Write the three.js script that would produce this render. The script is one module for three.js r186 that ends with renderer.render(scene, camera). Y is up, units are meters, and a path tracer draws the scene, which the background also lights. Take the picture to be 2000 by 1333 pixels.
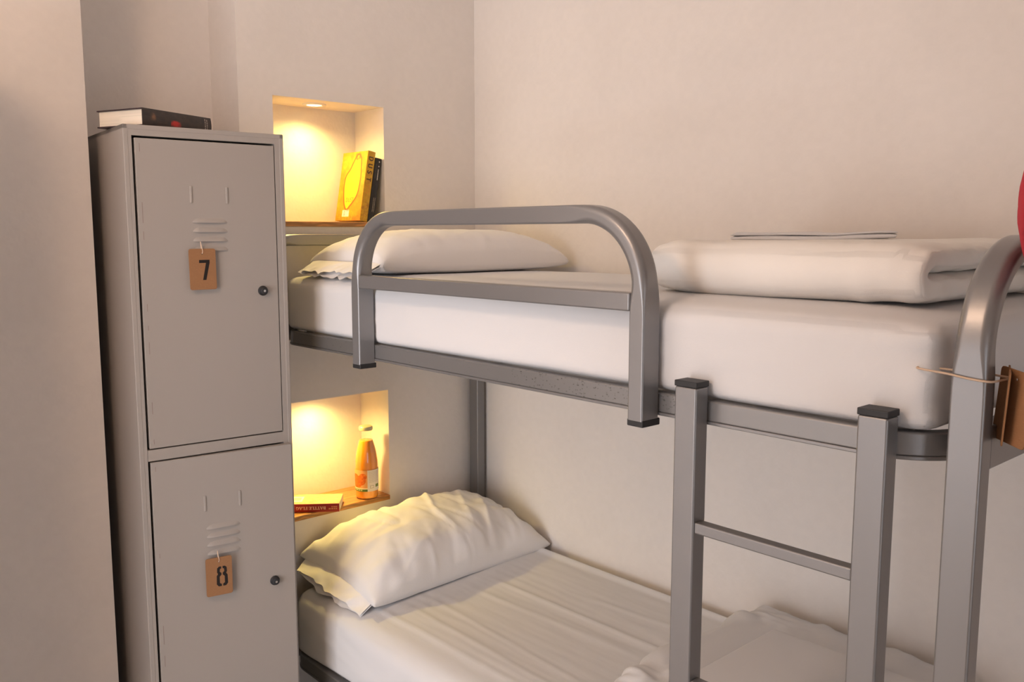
import * as THREE from 'three';
import { RoundedBoxGeometry } from 'three/addons/geometries/RoundedBoxGeometry.js';
import { mergeGeometries, mergeVertices } from 'three/addons/utils/BufferGeometryUtils.js';
import { RectAreaLightUniformsLib } from 'three/addons/lights/RectAreaLightUniformsLib.js';
import { ImprovedNoise } from 'three/addons/math/ImprovedNoise.js';

// ---------------------------------------------------------------- camera, sky, large lights, exposure
const scene = new THREE.Scene();
const V = (x, y, z) => new THREE.Vector3(x, y, z);
const camera = new THREE.PerspectiveCamera(42.28, 2000 / 1333, 0.05, 60);
camera.position.set(-2.079, 1.55, 2.511);
camera.lookAt(-2.079 + 0.6642, 1.55 - 0.1209, 2.511 - 0.7377);
scene.add(camera);

const renderer = new THREE.WebGLRenderer({ antialias: true });
renderer.toneMapping = THREE.LinearToneMapping;
renderer.toneMappingExposure = 1.0;
renderer.shadowMap.enabled = true;
RectAreaLightUniformsLib.init();

scene.background = new THREE.Color(0.75, 0.86, 1.0);            // overcast daylight beyond the window

// room box (metres): head wall z = 0, long wall x = 0, floor y = 0
const ROOM = { x0: -4.6, z1: 4.2, h: 2.75 };
const WIN = { z0: 0.8, z1: 3.4, y0: 0.1, y1: 1.9 };
const daylight = new THREE.RectAreaLight(new THREE.Color(1.0, 0.99, 1.03), 8.0, WIN.z1 - WIN.z0 - 0.1, WIN.y1 - WIN.y0 - 0.1);
daylight.position.set(ROOM.x0 + 0.03, (WIN.y0 + WIN.y1) / 2, (WIN.z0 + WIN.z1) / 2);
daylight.lookAt(0, (WIN.y0 + WIN.y1) / 2, (WIN.z0 + WIN.z1) / 2);
scene.add(daylight);
const WIN2 = { x0: -2.5, x1: -1.3, y0: 0.1, y1: 1.5 };          // second window, in the wall behind the camera
const backlight = new THREE.RectAreaLight(new THREE.Color(1.0, 0.98, 1.0), 1.3, WIN2.x1 - WIN2.x0 - 0.1, WIN2.y1 - WIN2.y0 - 0.1);
backlight.position.set((WIN2.x0 + WIN2.x1) / 2, (WIN2.y0 + WIN2.y1) / 2, ROOM.z1 - 0.03);
backlight.lookAt((WIN2.x0 + WIN2.x1) / 2, (WIN2.y0 + WIN2.y1) / 2, 0);
scene.add(backlight);

const LAMP = V(-2.45, 2.66, 1.35);
const lampLight = new THREE.PointLight(new THREE.Color(1.0, 0.66, 0.44), 2.6, 0, 2);
lampLight.position.set(LAMP.x, LAMP.y - 0.09, LAMP.z);
lampLight.castShadow = true; lampLight.shadow.radius = 7;
scene.add(lampLight);

// ---------------------------------------------------------------- helpers
const noise = new ImprovedNoise();
const N3 = (x, y, z) => noise.noise(x + 31.7, y + 17.3, z + 5.1);
const fbm = (x, y, z) => N3(x, y, z) + 0.5 * N3(2.1 * x, 2.1 * y, 2.1 * z) + 0.25 * N3(4.3 * x, 4.3 * y, 4.3 * z);
let seed = 12345;
const rnd = () => { seed = (seed * 1664525 + 1013904223) % 4294967296; return seed / 4294967296; };
const clamp = (v, a, b) => Math.min(b, Math.max(a, v));
const smooth = (a, b, v) => { const t = clamp((v - a) / (b - a), 0, 1); return t * t * (3 - 2 * t); };

const taken = new Map();
function numbered(name) {
  const n = taken.get(name) || 0; taken.set(name, n + 1);
  return n ? name + '_' + String(n).padStart(3, '0') : name;
}
function tag(o, label, category, group) {
  o.userData.label = label; o.userData.category = category;
  if (group) o.userData.group = group;
  return o;
}
function thing(name, label, category, pos = [0, 0, 0], turn = 0, group) {
  const o = new THREE.Group(); o.name = numbered(name); o.position.set(...pos); o.rotation.y = turn;
  scene.add(o); return tag(o, label, category, group);
}
function part(name, geo, mat, parent) {
  const g = Array.isArray(geo) ? mergeGeometries(geo.map(x => (x.index ? x.toNonIndexed() : x))) : geo;
  const m = new THREE.Mesh(g, mat); m.name = name; m.castShadow = m.receiveShadow = true;
  parent.add(m); return m;
}
function solo(name, geo, mat, label, category, group) {
  return tag(part(numbered(name), geo, mat, scene), label, category, group);
}
function struct(name, geo, mat) {
  const m = part(name, geo, mat, scene); m.userData.kind = 'structure'; return m;
}
// box between two corners; uv in metres
function box(x0, y0, z0, x1, y1, z1) {
  const g = new THREE.BoxGeometry(x1 - x0, y1 - y0, z1 - z0);
  g.translate((x0 + x1) / 2, (y0 + y1) / 2, (z0 + z1) / 2);
  return metricUV(g);
}
function rbox(x0, y0, z0, x1, y1, z1, r = 0.003, seg = 2) {
  const g = new RoundedBoxGeometry(x1 - x0, y1 - y0, z1 - z0, seg, r);
  g.translate((x0 + x1) / 2, (y0 + y1) / 2, (z0 + z1) / 2);
  return metricUV(g);
}
function metricUV(g) {
  const p = g.attributes.position, n = g.attributes.normal, uv = new Float32Array(p.count * 2);
  for (let i = 0; i < p.count; i++) {
    const ax = Math.abs(n.getX(i)), ay = Math.abs(n.getY(i)), az = Math.abs(n.getZ(i));
    if (ax >= ay && ax >= az) { uv[2 * i] = p.getZ(i); uv[2 * i + 1] = p.getY(i); }
    else if (ay >= az) { uv[2 * i] = p.getX(i); uv[2 * i + 1] = p.getZ(i); }
    else { uv[2 * i] = p.getX(i); uv[2 * i + 1] = p.getY(i); }
  }
  g.setAttribute('uv', new THREE.BufferAttribute(uv, 2));
  return g;
}
// rounded-rectangle tube swept along a planar path; B = plane normal, w across (in plane), h along B
function sweep(path, B, w, h, r, closed = false, rBend = r) {
  const section = rr => {
    const out = [], c = [[w / 2 - rr, h / 2 - rr, 0], [-w / 2 + rr, h / 2 - rr, 1], [-w / 2 + rr, -h / 2 + rr, 2], [w / 2 - rr, -h / 2 + rr, 3]];
    for (const [cx, cy, k] of c) for (let i = 0; i <= 5; i++) {
      const a = (k + i / 5) * Math.PI / 2;
      out.push([cx + rr * Math.cos(a), cy + rr * Math.sin(a), Math.cos(a), Math.sin(a)]);
    }
    return out;
  };
  const P = 24, pos = [], nor = [], uv = [], idx = [];
  const n = path.length; let s = 0;
  const rings = closed ? n + 1 : n;
  const nb = i => [path[closed ? (i + n - 1) % n : Math.max(0, i - 1)], path[closed ? (i + 1) % n : Math.min(n - 1, i + 1)]];
  let bend = path.map((p, i) => { const [a, b] = nb(i), u = p.clone().sub(a), v = b.clone().sub(p); return u.length() && v.length() && u.angleTo(v) > 0.01 ? 1 : 0; });
  for (let k = 0; k < 3; k++) bend = bend.map((v, i) => (bend[Math.max(0, i - 1)] + v + bend[Math.min(n - 1, i + 1)]) / 3);
  for (let ii = 0; ii < rings; ii++) {
    const i = ii % n, [a, b] = nb(i), prof = section(r + (rBend - r) * bend[i]);
    const T = b.clone().sub(a).normalize(), Nn = B.clone().cross(T).normalize();
    if (ii) s += path[i].distanceTo(path[(i + n - 1) % n]);
    let per = 0;
    for (let j = 0; j <= P; j++) {
      const q = prof[j % P];
      if (j) per += Math.hypot(q[0] - prof[j - 1][0], q[1] - prof[j - 1][1]);
      pos.push(path[i].x + Nn.x * q[0] + B.x * q[1], path[i].y + Nn.y * q[0] + B.y * q[1], path[i].z + Nn.z * q[0] + B.z * q[1]);
      nor.push(Nn.x * q[2] + B.x * q[3], Nn.y * q[2] + B.y * q[3], Nn.z * q[2] + B.z * q[3]);
      uv.push(s, per);
    }
  }
  const R = P + 1;
  for (let i = 0; i < rings - 1; i++) for (let j = 0; j < P; j++) {
    const a = i * R + j, b = a + 1, d = a + R, e = d + 1;
    idx.push(a, b, d, b, e, d);
  }
  if (!closed) for (const end of [0, rings - 1]) {
    const i0 = pos.length / 3, a = path[end], t = end ? path[end].clone().sub(path[end - 1]) : path[0].clone().sub(path[1]);
    t.normalize(); pos.push(a.x, a.y, a.z); nor.push(t.x, t.y, t.z); uv.push(0, 0);
    for (let j = 0; j <= P; j++) { const k = (end * R + j) * 3; pos.push(pos[k], pos[k + 1], pos[k + 2]); nor.push(t.x, t.y, t.z); uv.push(0, 0); }
    for (let j = 0; j < P; j++) end ? idx.push(i0, i0 + 1 + j, i0 + 2 + j) : idx.push(i0, i0 + 2 + j, i0 + 1 + j);
  }
  const g = new THREE.BufferGeometry();
  g.setAttribute('position', new THREE.Float32BufferAttribute(pos, 3));
  g.setAttribute('normal', new THREE.Float32BufferAttribute(nor, 3));
  g.setAttribute('uv', new THREE.Float32BufferAttribute(uv, 2));
  g.setIndex(idx); return g;
}
// arc points from angle a0 to a1 in a plane given by two axes
function arc(c, r, a0, a1, U, W, n = 14) {
  const out = [];
  for (let i = 0; i <= n; i++) { const a = a0 + (a1 - a0) * i / n; out.push(c.clone().addScaledVector(U, r * Math.cos(a)).addScaledVector(W, r * Math.sin(a))); }
  return out;
}
function tube(points, r, seg = 40, closed = false, rad = 8) {
  return new THREE.TubeGeometry(new THREE.CatmullRomCurve3(points, closed), seg, r, rad, closed);
}
function dataTex(w, h, fn, srgb = false) {
  const d = new Uint8Array(w * h * 4);
  for (let y = 0; y < h; y++) for (let x = 0; x < w; x++) {
    const c = fn(x / w, y / h), i = 4 * (y * w + x);
    d[i] = clamp(c[0], 0, 255); d[i + 1] = clamp(c[1], 0, 255); d[i + 2] = clamp(c[2], 0, 255); d[i + 3] = 255;
  }
  const t = new THREE.DataTexture(d, w, h); t.wrapS = t.wrapT = THREE.RepeatWrapping;
  t.magFilter = THREE.LinearFilter; t.minFilter = THREE.LinearMipmapLinearFilter; t.generateMipmaps = true;
  if (srgb) t.colorSpace = THREE.SRGBColorSpace;
  t.needsUpdate = true; return t;
}
function canvasTex(w, h, draw) {
  const c = document.createElement('canvas'); c.width = w; c.height = h;
  draw(c.getContext('2d'), w, h);
  const t = new THREE.CanvasTexture(c); t.colorSpace = THREE.SRGBColorSpace; t.anisotropy = 8; return t;
}
// tileable value noise for textures
function tileNoise(cells) {
  const g = []; for (let i = 0; i < cells * cells; i++) g.push(rnd());
  return (u, v) => {
    const x = ((u % 1) + 1) % 1 * cells, y = ((v % 1) + 1) % 1 * cells, xi = Math.floor(x), yi = Math.floor(y);
    const fx = x - xi, fy = y - yi, sx = fx * fx * (3 - 2 * fx), sy = fy * fy * (3 - 2 * fy);
    const G = (a, b) => g[(b % cells) * cells + (a % cells)];
    return (G(xi, yi) * (1 - sx) + G(xi + 1, yi) * sx) * (1 - sy) + (G(xi, yi + 1) * (1 - sx) + G(xi + 1, yi + 1) * sx) * sy;
  };
}

// ---------------------------------------------------------------- materials
const n8 = tileNoise(8), n24 = tileNoise(24), n64 = tileNoise(64), n128 = tileNoise(128);
const plasterBump = dataTex(512, 512, (u, v) => { const k = 255 * (0.35 * n24(u, v) + 0.35 * n64(u, v) + 0.3 * n128(u, v)); return [k, k, k]; });
plasterBump.repeat.set(1.3, 1.3);
const plasterTone = dataTex(512, 512, (u, v) => { const k = 250 + 4 * (n8(u, v) - 0.5) + 3 * (n64(u, v) - 0.5); return [k, k, k]; }, true);
const M = {};
M.wall = new THREE.MeshStandardMaterial({ color: new THREE.Color(0.83, 0.775, 0.73), roughness: 0.92, map: plasterTone, bumpMap: plasterBump, bumpScale: 0.0006 });
M.ceiling = new THREE.MeshStandardMaterial({ color: new THREE.Color(0.82, 0.8, 0.78), roughness: 0.95 });
const floorTone = dataTex(512, 512, (u, v) => { const k = 0.8 + 0.2 * n24(u * 0.25, v * 3) + 0.12 * (n128(u * 0.3, v * 4) - 0.5); return [212 * k, 204 * k, 196 * k]; }, true);
M.floor = new THREE.MeshStandardMaterial({ color: 0xffffff, roughness: 0.55, map: floorTone });
const weave = dataTex(256, 256, (u, v) => { const k = 128 + 60 * Math.sin(u * 128 * Math.PI) * Math.sin(v * 128 * Math.PI) + 60 * (n64(u, v) - 0.5); return [k, k, k]; });
weave.repeat.set(9, 9);
M.sheet = new THREE.MeshPhysicalMaterial({ color: new THREE.Color(0.71, 0.705, 0.715), roughness: 0.88, bumpMap: weave, bumpScale: 0.0003, sheen: 0.25, sheenRoughness: 0.7 });
M.pillow = new THREE.MeshPhysicalMaterial({ color: new THREE.Color(0.82, 0.80, 0.79), roughness: 0.85, bumpMap: weave, bumpScale: 0.0003, sheen: 0.25, sheenRoughness: 0.7 });
M.duvet = new THREE.MeshPhysicalMaterial({ color: new THREE.Color(0.82, 0.785, 0.74), roughness: 0.9, bumpMap: weave, bumpScale: 0.0004, sheen: 0.3, sheenRoughness: 0.7 });
const metalGrain = dataTex(256, 256, (u, v) => { const k = 128 + 110 * (n128(u, v) - 0.5); return [k, k, k]; });
metalGrain.repeat.set(8, 8);
M.metal = new THREE.MeshPhysicalMaterial({ color: new THREE.Color(0.25, 0.245, 0.248), metalness: 0.55, roughness: 0.35, bumpMap: metalGrain, bumpScale: 0.00006, clearcoat: 0.15, clearcoatRoughness: 0.35 });
M.metalScuff = M.metal.clone();
M.metalScuff.color = new THREE.Color(1, 1, 1);
M.metalScuff.map = canvasTex(2048, 128, (c, w, h) => {
  c.fillStyle = '#898888'; c.fillRect(0, 0, w, h);
  seed = 77;
  const mark = (u0, u1, n, a) => { for (let i = 0; i < n; i++) {
    const x = (u0 + (u1 - u0) * rnd()) * w, y = h * rnd(), l = 1 + 7 * rnd() * rnd();
    c.fillStyle = 'rgba(40,34,34,' + (a * (0.3 + 0.7 * rnd())).toFixed(2) + ')';
    c.fillRect(x, y, l, 0.8 + 1.6 * rnd());
  } };
  mark(0.55, 0.76, 420, 0.75); mark(0.78, 0.82, 160, 0.75); mark(0.2, 0.24, 130, 0.75); mark(0.04, 0.17, 120, 0.5); mark(0, 1, 60, 0.25);
});
M.capBlack = new THREE.MeshStandardMaterial({ color: new THREE.Color(0.018, 0.018, 0.02), roughness: 0.55 });
M.ticking = new THREE.MeshStandardMaterial({ color: new THREE.Color(0.62, 0.6, 0.58), roughness: 0.9 });
M.locker = new THREE.MeshPhysicalMaterial({ color: new THREE.Color(0.35, 0.315, 0.287), roughness: 0.5, metalness: 0.0, bumpMap: metalGrain, bumpScale: 0.00008, clearcoat: 0.12, clearcoatRoughness: 0.45 });
M.weld = new THREE.MeshStandardMaterial({ color: new THREE.Color(0.22, 0.15, 0.13), roughness: 0.7 });
M.chrome = new THREE.MeshStandardMaterial({ color: new THREE.Color(0.7, 0.68, 0.65), metalness: 1, roughness: 0.25 });
const woodTex = dataTex(512, 256, (u, v) => {
  const ring = Math.sin((v * 22 + 2.2 * n8(u * 1, v) + 0.5 * n24(u, v)) * Math.PI);
  const k = 0.86 + 0.1 * ring + 0.16 * (n128(u * 0.12, v * 2) - 0.5);
  return [205 * k, 142 * k, 78 * k];
}, true);
woodTex.repeat.set(2.4, 5);
M.wood = new THREE.MeshPhysicalMaterial({ color: 0xffffff, roughness: 0.48, map: woodTex, clearcoat: 0.2, clearcoatRoughness: 0.4 });
const paperTex = dataTex(64, 512, (u, v) => { const k = 0.9 + 0.1 * n128(u * 0.02, v * 3); return [238 * k, 226 * k, 208 * k]; }, true);
M.pages = new THREE.MeshStandardMaterial({ color: 0xffffff, roughness: 0.9, map: paperTex });
M.kraft = new THREE.MeshStandardMaterial({ color: new THREE.Color(0.40, 0.22, 0.11), roughness: 0.9 });
M.string = new THREE.MeshStandardMaterial({ color: new THREE.Color(0.62, 0.46, 0.34), roughness: 0.95 });
M.whiteGloss = new THREE.MeshStandardMaterial({ color: new THREE.Color(0.8, 0.78, 0.75), roughness: 0.35 });
M.red = new THREE.MeshPhysicalMaterial({ color: new THREE.Color(0.42, 0.008, 0.028), roughness: 0.75, bumpMap: weave, bumpScale: 0.0006, sheen: 0.3 });
M.glassThin = new THREE.MeshPhysicalMaterial({ color: 0xffffff, transmission: 1, thickness: 0, roughness: 0.03, ior: 1.5 });
M.juice = new THREE.MeshPhysicalMaterial({ color: new THREE.Color(0.95, 0.33, 0.004), roughness: 0.25, clearcoat: 0.8, clearcoatRoughness: 0.08 });
M.capGold = new THREE.MeshStandardMaterial({ color: new THREE.Color(0.62, 0.55, 0.33), roughness: 0.4, metalness: 0.3 });

// ---------------------------------------------------------------- the room
const T = 0.2, X0 = ROOM.x0, Z1 = ROOM.z1, H = ROOM.h;
const ALC = { x0: -1.352, x1: -0.899, z: -0.185 };      // alcove the locker stands in
const NX0 = -0.79, NX1 = -0.392, ND = 0.176;
const NICHE = [{ y0: 1.572, y1: 1.965 }, { y0: 0.629, y1: 1.016 }];
{
  // head wall with its two niches, thick block right of the alcove
  const s = new THREE.Shape([[ALC.x1, 0], [0, 0], [0, H], [ALC.x1, H]].map(p => new THREE.Vector2(...p)));
  for (const n of NICHE) s.holes.push(new THREE.Path([[NX0, n.y0], [NX0, n.y1], [NX1, n.y1], [NX1, n.y0]].map(p => new THREE.Vector2(...p))));
  const g = new THREE.ExtrudeGeometry(s, { depth: ND, bevelEnabled: false }); g.translate(0, 0, -ND); metricUV(g);
  const wall = struct('wall_back', [g, box(ALC.x1, 0, -0.5, T, H, -ND)], M.wall);
  struct('wall_alcove', box(ALC.x0 - 0.02, 0, -0.5, ALC.x1 + 0.0, H, ALC.z), M.wall);
  struct('wall_left_back', box(X0 - T, 0, -0.5, ALC.x0, H, 0.1), M.wall);
  struct('wall_right', box(0, 0, -ND, T, H, Z1 + T), M.wall);
  const W2 = WIN2;
  struct('wall_front', [box(X0 - T, 0, Z1, W2.x0, H, Z1 + T), box(W2.x1, 0, Z1, 0, H, Z1 + T), box(W2.x0, 0, Z1, W2.x1, W2.y0, Z1 + T), box(W2.x0, W2.y1, Z1, W2.x1, H, Z1 + T)], M.wall);
  // window wall, four pieces round the opening
  const W = WIN;
  struct('wall_left', [box(X0 - T, 0, 0.1, X0, H, W.z0), box(X0 - T, 0, W.z1, X0, H, Z1), box(X0 - T, 0, W.z0, X0, W.y0, W.z1), box(X0 - T, W.y1, W.z0, X0, H, W.z1)], M.wall);
  // framed panes in an opening: a-axis runs along the wall
  const glaze = (name, a0, a1, y0, y1, at) => {
    const m = (a0 + a1) / 2, B = (p0, q0, p1, q1, d0, d1) => at(p0, q0, p1, q1, d0, d1);
    const win = struct(name, [B(a0, y0, a1, y0 + 0.05, 0.06, 0.12), B(a0, y1 - 0.05, a1, y1, 0.06, 0.12), B(a0, y0, a0 + 0.05, y1, 0.06, 0.12), B(a1 - 0.05, y0, a1, y1, 0.06, 0.12), B(m - 0.03, y0, m + 0.03, y1, 0.06, 0.12)], M.whiteGloss);
    part('pane', B(a0 + 0.05, y0 + 0.05, m - 0.03, y1 - 0.05, 0.092, 0.097), M.glassThin, win);
    part('pane', B(m + 0.03, y0 + 0.05, a1 - 0.05, y1 - 0.05, 0.092, 0.097), M.glassThin, win);
  };
  glaze('window_1', W.z0, W.z1, W.y0, W.y1, (p0, q0, p1, q1, d0, d1) => box(X0 - d1, q0, p0, X0 - d0, q1, p1));
  glaze('window_2', WIN2.x0, WIN2.x1, WIN2.y0, WIN2.y1, (p0, q0, p1, q1, d0, d1) => box(p0, q0, Z1 + d0, p1, q1, Z1 + d1));
  struct('wall_left_near', box(-2.75, 0, 1.62, -2.6, H, Z1), M.wall);
  struct('wall_left_partition', box(-1.9, 0, 0.1, -1.75, 2.05, 0.5), M.wall);
  struct('floor', box(X0 - T, -0.12, -0.5, T, 0, Z1 + T), M.floor);
  struct('ceiling', box(X0 - T, H, -0.5, T, H + 0.12, Z1 + T), M.ceiling);
}
// ceiling lamp of the room
{
  const o = thing('ceiling_lamp', 'round white glass lamp on the ceiling behind the camera', 'lamp', [LAMP.x, H, LAMP.z]);
  const pts = []; for (let i = 0; i <= 12; i++) { const a = i / 12 * Math.PI / 2; pts.push(new THREE.Vector2(0.16 * Math.sin(a) + 0.0001, -0.105 + 0.075 * (1 - Math.cos(a)))); }
  part('base', new THREE.CylinderGeometry(0.17, 0.17, 0.03, 40).translate(0, -0.015, 0), M.whiteGloss, o);
  part('glass_shade', new THREE.LatheGeometry(pts, 40), new THREE.MeshStandardMaterial({ color: 0xffffff, emissive: new THREE.Color(1.0, 0.7, 0.45), emissiveIntensity: 3, roughness: 0.5 }), o);
}

// ---------------------------------------------------------------- niches: shelves and downlights
NICHE.forEach((n, i) => {
  const up = i === 0;
  solo('niche_shelf', rbox(NX0 + 0.001, n.y0, -ND + 0.001, NX1 - 0.001, n.y0 + 0.016, 0.004, 0.002), M.wood,
    up ? 'wooden shelf board in the upper wall niche under the yellow book' : 'wooden shelf board in the lower wall niche under the juice bottle', 'shelf', 'wooden niche shelves');
  const c = V(-0.599, n.y1, -0.088);
  const o = thing('recessed_spotlight', up ? 'small round recessed spotlight in the ceiling of the upper niche' : 'small round recessed spotlight in the ceiling of the lower niche', 'light', [c.x, c.y, c.z], 0, 'niche spotlights');
  const ring = [[0.024, -0.001], [0.0245, -0.004], [0.03, -0.0055], [0.037, -0.003], [0.038, 0]].map(p => new THREE.Vector2(...p));
  part('trim_ring', new THREE.LatheGeometry(ring, 40), M.whiteGloss, o);
  part('lens', new THREE.CylinderGeometry(0.0235, 0.0235, 0.002, 32).translate(0, -0.0018, 0), new THREE.MeshStandardMaterial({ color: 0xffffff, emissive: new THREE.Color(1.0, 0.82, 0.5), emissiveIntensity: 6, roughness: 0.4 }), o);
  const l = new THREE.SpotLight(new THREE.Color(1.0, 0.71, 0.21), 1.1, 0, 1.42, 1.0, 2);
  l.position.set(c.x, c.y - 0.008, c.z); l.target.position.set(c.x - 0.02, n.y0, c.z + 0.07);
  l.castShadow = true; l.shadow.radius = 1.0; scene.add(l, l.target);
});

// ---------------------------------------------------------------- locker
const LK = { L: V(-1.339, 0, 0.316), w: 0.398, h: 1.808, d: 0.45, turn: -Math.atan2(0.034, 0.396) };
{
  const o = thing('locker', 'tall grey metal locker with two doors and black locks beside the bunk bed', 'locker', [LK.L.x, 0, LK.L.z], LK.turn);
  const w = LK.w, h = LK.h, d = LK.d, t = 0.012;
  // local: x along the front, z = 0 at the front face, body goes to -z
  const body = part('body', [
    rbox(0, 0, -d, t, h, 0, 0.002), rbox(w - t, 0, -d, w, h, 0, 0.002), rbox(0, h - t, -d, w, h, 0, 0.002), rbox(0, 0, -d, w, t, 0, 0.002), box(0.002, 0.002, -d, w - 0.002, h - 0.002, -d + 0.003),
    box(0.004, 0.09, -0.03, 0.0192, h - 0.004, -0.0006), box(w - 0.0245, 0.09, -0.03, w - 0.004, h - 0.004, -0.0006),
    box(0.0185, 1.7825, -0.03, w - 0.02, h - 0.004, -0.0007), box(0.02, 0.987, -0.03, w - 0.024, 1.015, -0.0007), box(0.004, 0.004, -0.03, w - 0.004, 0.1, -0.0007)], M.locker, o);
  part('inner_shelf', box(t, 0.996, -d + 0.004, w - t, 1.004, -0.03), M.locker, o);
  
  function door(y0, y1, swing, wide, yRef) {
    const dg = new THREE.Group(); dg.name = 'door'; o.add(dg);
    dg.position.set(0.0255, 0, -0.004); dg.rotation.y = -swing;
    const W = wide, s = yRef;
    part('panel', [rbox(0, y0, -0.018, W, y1, 0.003, 0.0015, 2)], M.locker, dg);
    const X = 0.0255;
    for (const sx of [0.153, 0.243]) part('label_holder', rbox(sx - X - 0.003, s - 0.02, 0.0015, sx - X + 0.003, s + 0.022, 0.0052, 0.0017, 2), M.locker, dg);
    for (let k = 0; k < 4; k++) {                      // pressed louvres, open at the lower edge
      const yb = s - 0.0685 - k * 0.0232, pts = [], n = 10;
      const pos = [], idx = [], x0 = 0.1535 - X, x1 = 0.242 - X, hh = 0.0135, out = 0.0052;
      for (let i = 0; i <= n; i++) for (let j = 0; j <= 5; j++) {
        const u = i / n, v = j / 5, e = Math.pow(Math.max(0, 1 - Math.pow(Math.abs(2 * u - 1), 5)), 0.6);
        pos.push(x0 + (x1 - x0) * u, yb + hh * v * (0.35 + 0.65 * e), 0.0028 + out * e * (Math.cos(v * Math.PI) * 0.5 + 0.5));
      }
      for (let i = 0; i < n; i++) for (let j = 0; j < 5; j++) { const a = i * 6 + j; idx.push(a, a + 6, a + 1, a + 6, a + 7, a + 1); }
      const g = new THREE.BufferGeometry(); g.setAttribute('position', new THREE.Float32BufferAttribute(pos, 3));
      g.setAttribute('uv', new THREE.Float32BufferAttribute(new Float32Array(pos.length / 3 * 2), 2)); g.setIndex(idx); g.computeVertexNormals();
      part('louvre', g, M.locker, dg);
    }
    const ly = s - 0.245, lx = 0.329 - X;
    const lk = part('lock', new THREE.LatheGeometry([[0.0, 0.014], [0.006, 0.014], [0.0085, 0.0135], [0.0095, 0.012], [0.0098, 0.006], [0.0125, 0.0045], [0.013, 0.002], [0.013, 0]].map(p => new THREE.Vector2(...p)), 28).rotateX(Math.PI / 2).translate(lx, ly, 0.003), M.capBlack, dg);
    part('keyhole_plate', [new THREE.CylinderGeometry(0.003, 0.003, 0.001, 20).rotateX(Math.PI / 2).translate(lx, ly, 0.0173), new THREE.BoxGeometry(0.0012, 0.005, 0.0016).translate(lx, ly, 0.0175)], M.chrome, lk);
    return dg;
  }
  const d1 = door(1.018, 1.7775, 0, 0.346, 1.6455);
  const d2 = door(0.11, 0.983, 0.055, 0.362, 0.8555);
  for (const [y, l] of [[1.755, 0.02], [1.60, 0.05], [1.545, 0.02], [1.37, 0.018], [1.32, 0.012], [1.27, 0.03], [1.12, 0.03], [1.035, 0.012]]) part('hinge_mark', box(0.0105, y - l / 2, 0.0029, 0.0113, y + l / 2, 0.0033), M.weld, d1);
  for (const [y, l] of [[0.965, 0.012], [0.74, 0.012], [0.53, 0.05], [0.46, 0.03]]) part('hinge_mark', box(0.0105, y - l / 2, 0.0029, 0.0113, y + l / 2, 0.0033), M.weld, d2);
}
// a point on the locker's front, in world coordinates
const onLocker = (a, y, off) => V(LK.L.x + a * Math.cos(LK.turn) + off * Math.sin(LK.turn), y, LK.L.z - a * Math.sin(LK.turn) + off * Math.cos(LK.turn));
// ---------------------------------------------------------------- number tags
function cardGeometry(w, h, t, r) {
  const s = new THREE.Shape(), a = -w / 2, b = w / 2;
  s.moveTo(a + r, -h); s.lineTo(b - r, -h); s.quadraticCurveTo(b, -h, b, -h + r); s.lineTo(b, -r); s.quadraticCurveTo(b, 0, b - r, 0);
  s.lineTo(a + r, 0); s.quadraticCurveTo(a, 0, a, -r); s.lineTo(a, -h + r); s.quadraticCurveTo(a, -h, a + r, -h);
  const hole = new THREE.Path(); hole.absarc(0, -0.012, 0.0022, 0, Math.PI * 2, true); s.holes.push(hole);
  const g = new THREE.ExtrudeGeometry(s, { depth: t, bevelEnabled: true, bevelSize: 0.0003, bevelThickness: 0.0003, bevelSegments: 1, curveSegments: 8 });
  const p = g.attributes.position, uv = g.attributes.uv;
  for (let i = 0; i < p.count; i++) uv.setXY(i, (p.getX(i) - a) / w, (p.getY(i) + h) / h);
  return g;
}
function tagTexture(digit) {
  return canvasTex(256, 400, (c, w, h) => {
    c.fillStyle = '#946a47'; c.fillRect(0, 0, w, h);
    seed = 9 + digit; for (let i = 0; i < 900; i++) { c.fillStyle = rnd() < 0.5 ? 'rgba(80,50,28,.10)' : 'rgba(225,180,135,.10)'; c.fillRect(rnd() * w, rnd() * h, 2 + 14 * rnd(), 1.5); }
    if (!digit) return;
    c.fillStyle = '#1b1310';
    if (digit === 7) {
      c.beginPath(); c.moveTo(94, 108); c.lineTo(196, 108); c.lineTo(196, 136); c.lineTo(156, 306); c.lineTo(124, 306); c.lineTo(160, 138); c.lineTo(94, 138); c.fill();
    } else {                                         // stencilled eight, split down the middle
      for (const s of [-1, 1]) {
        c.save(); c.translate(156, 0); c.scale(s * 1.12, 1);
        c.beginPath(); c.moveTo(6, 98); c.lineTo(26, 98); c.lineTo(42, 114); c.lineTo(44, 156); c.lineTo(36, 176); c.lineTo(48, 196); c.lineTo(50, 284); c.lineTo(32, 308); c.lineTo(6, 308);
        c.lineTo(6, 286); c.lineTo(22, 274); c.lineTo(22, 206); c.lineTo(6, 188); c.lineTo(6, 168); c.lineTo(20, 154); c.lineTo(18, 126); c.lineTo(6, 120); c.fill();
        c.restore();
      }
    }
  });
}
const cardGeo = cardGeometry(0.066, 0.102, 0.0016, 0.006);
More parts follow.
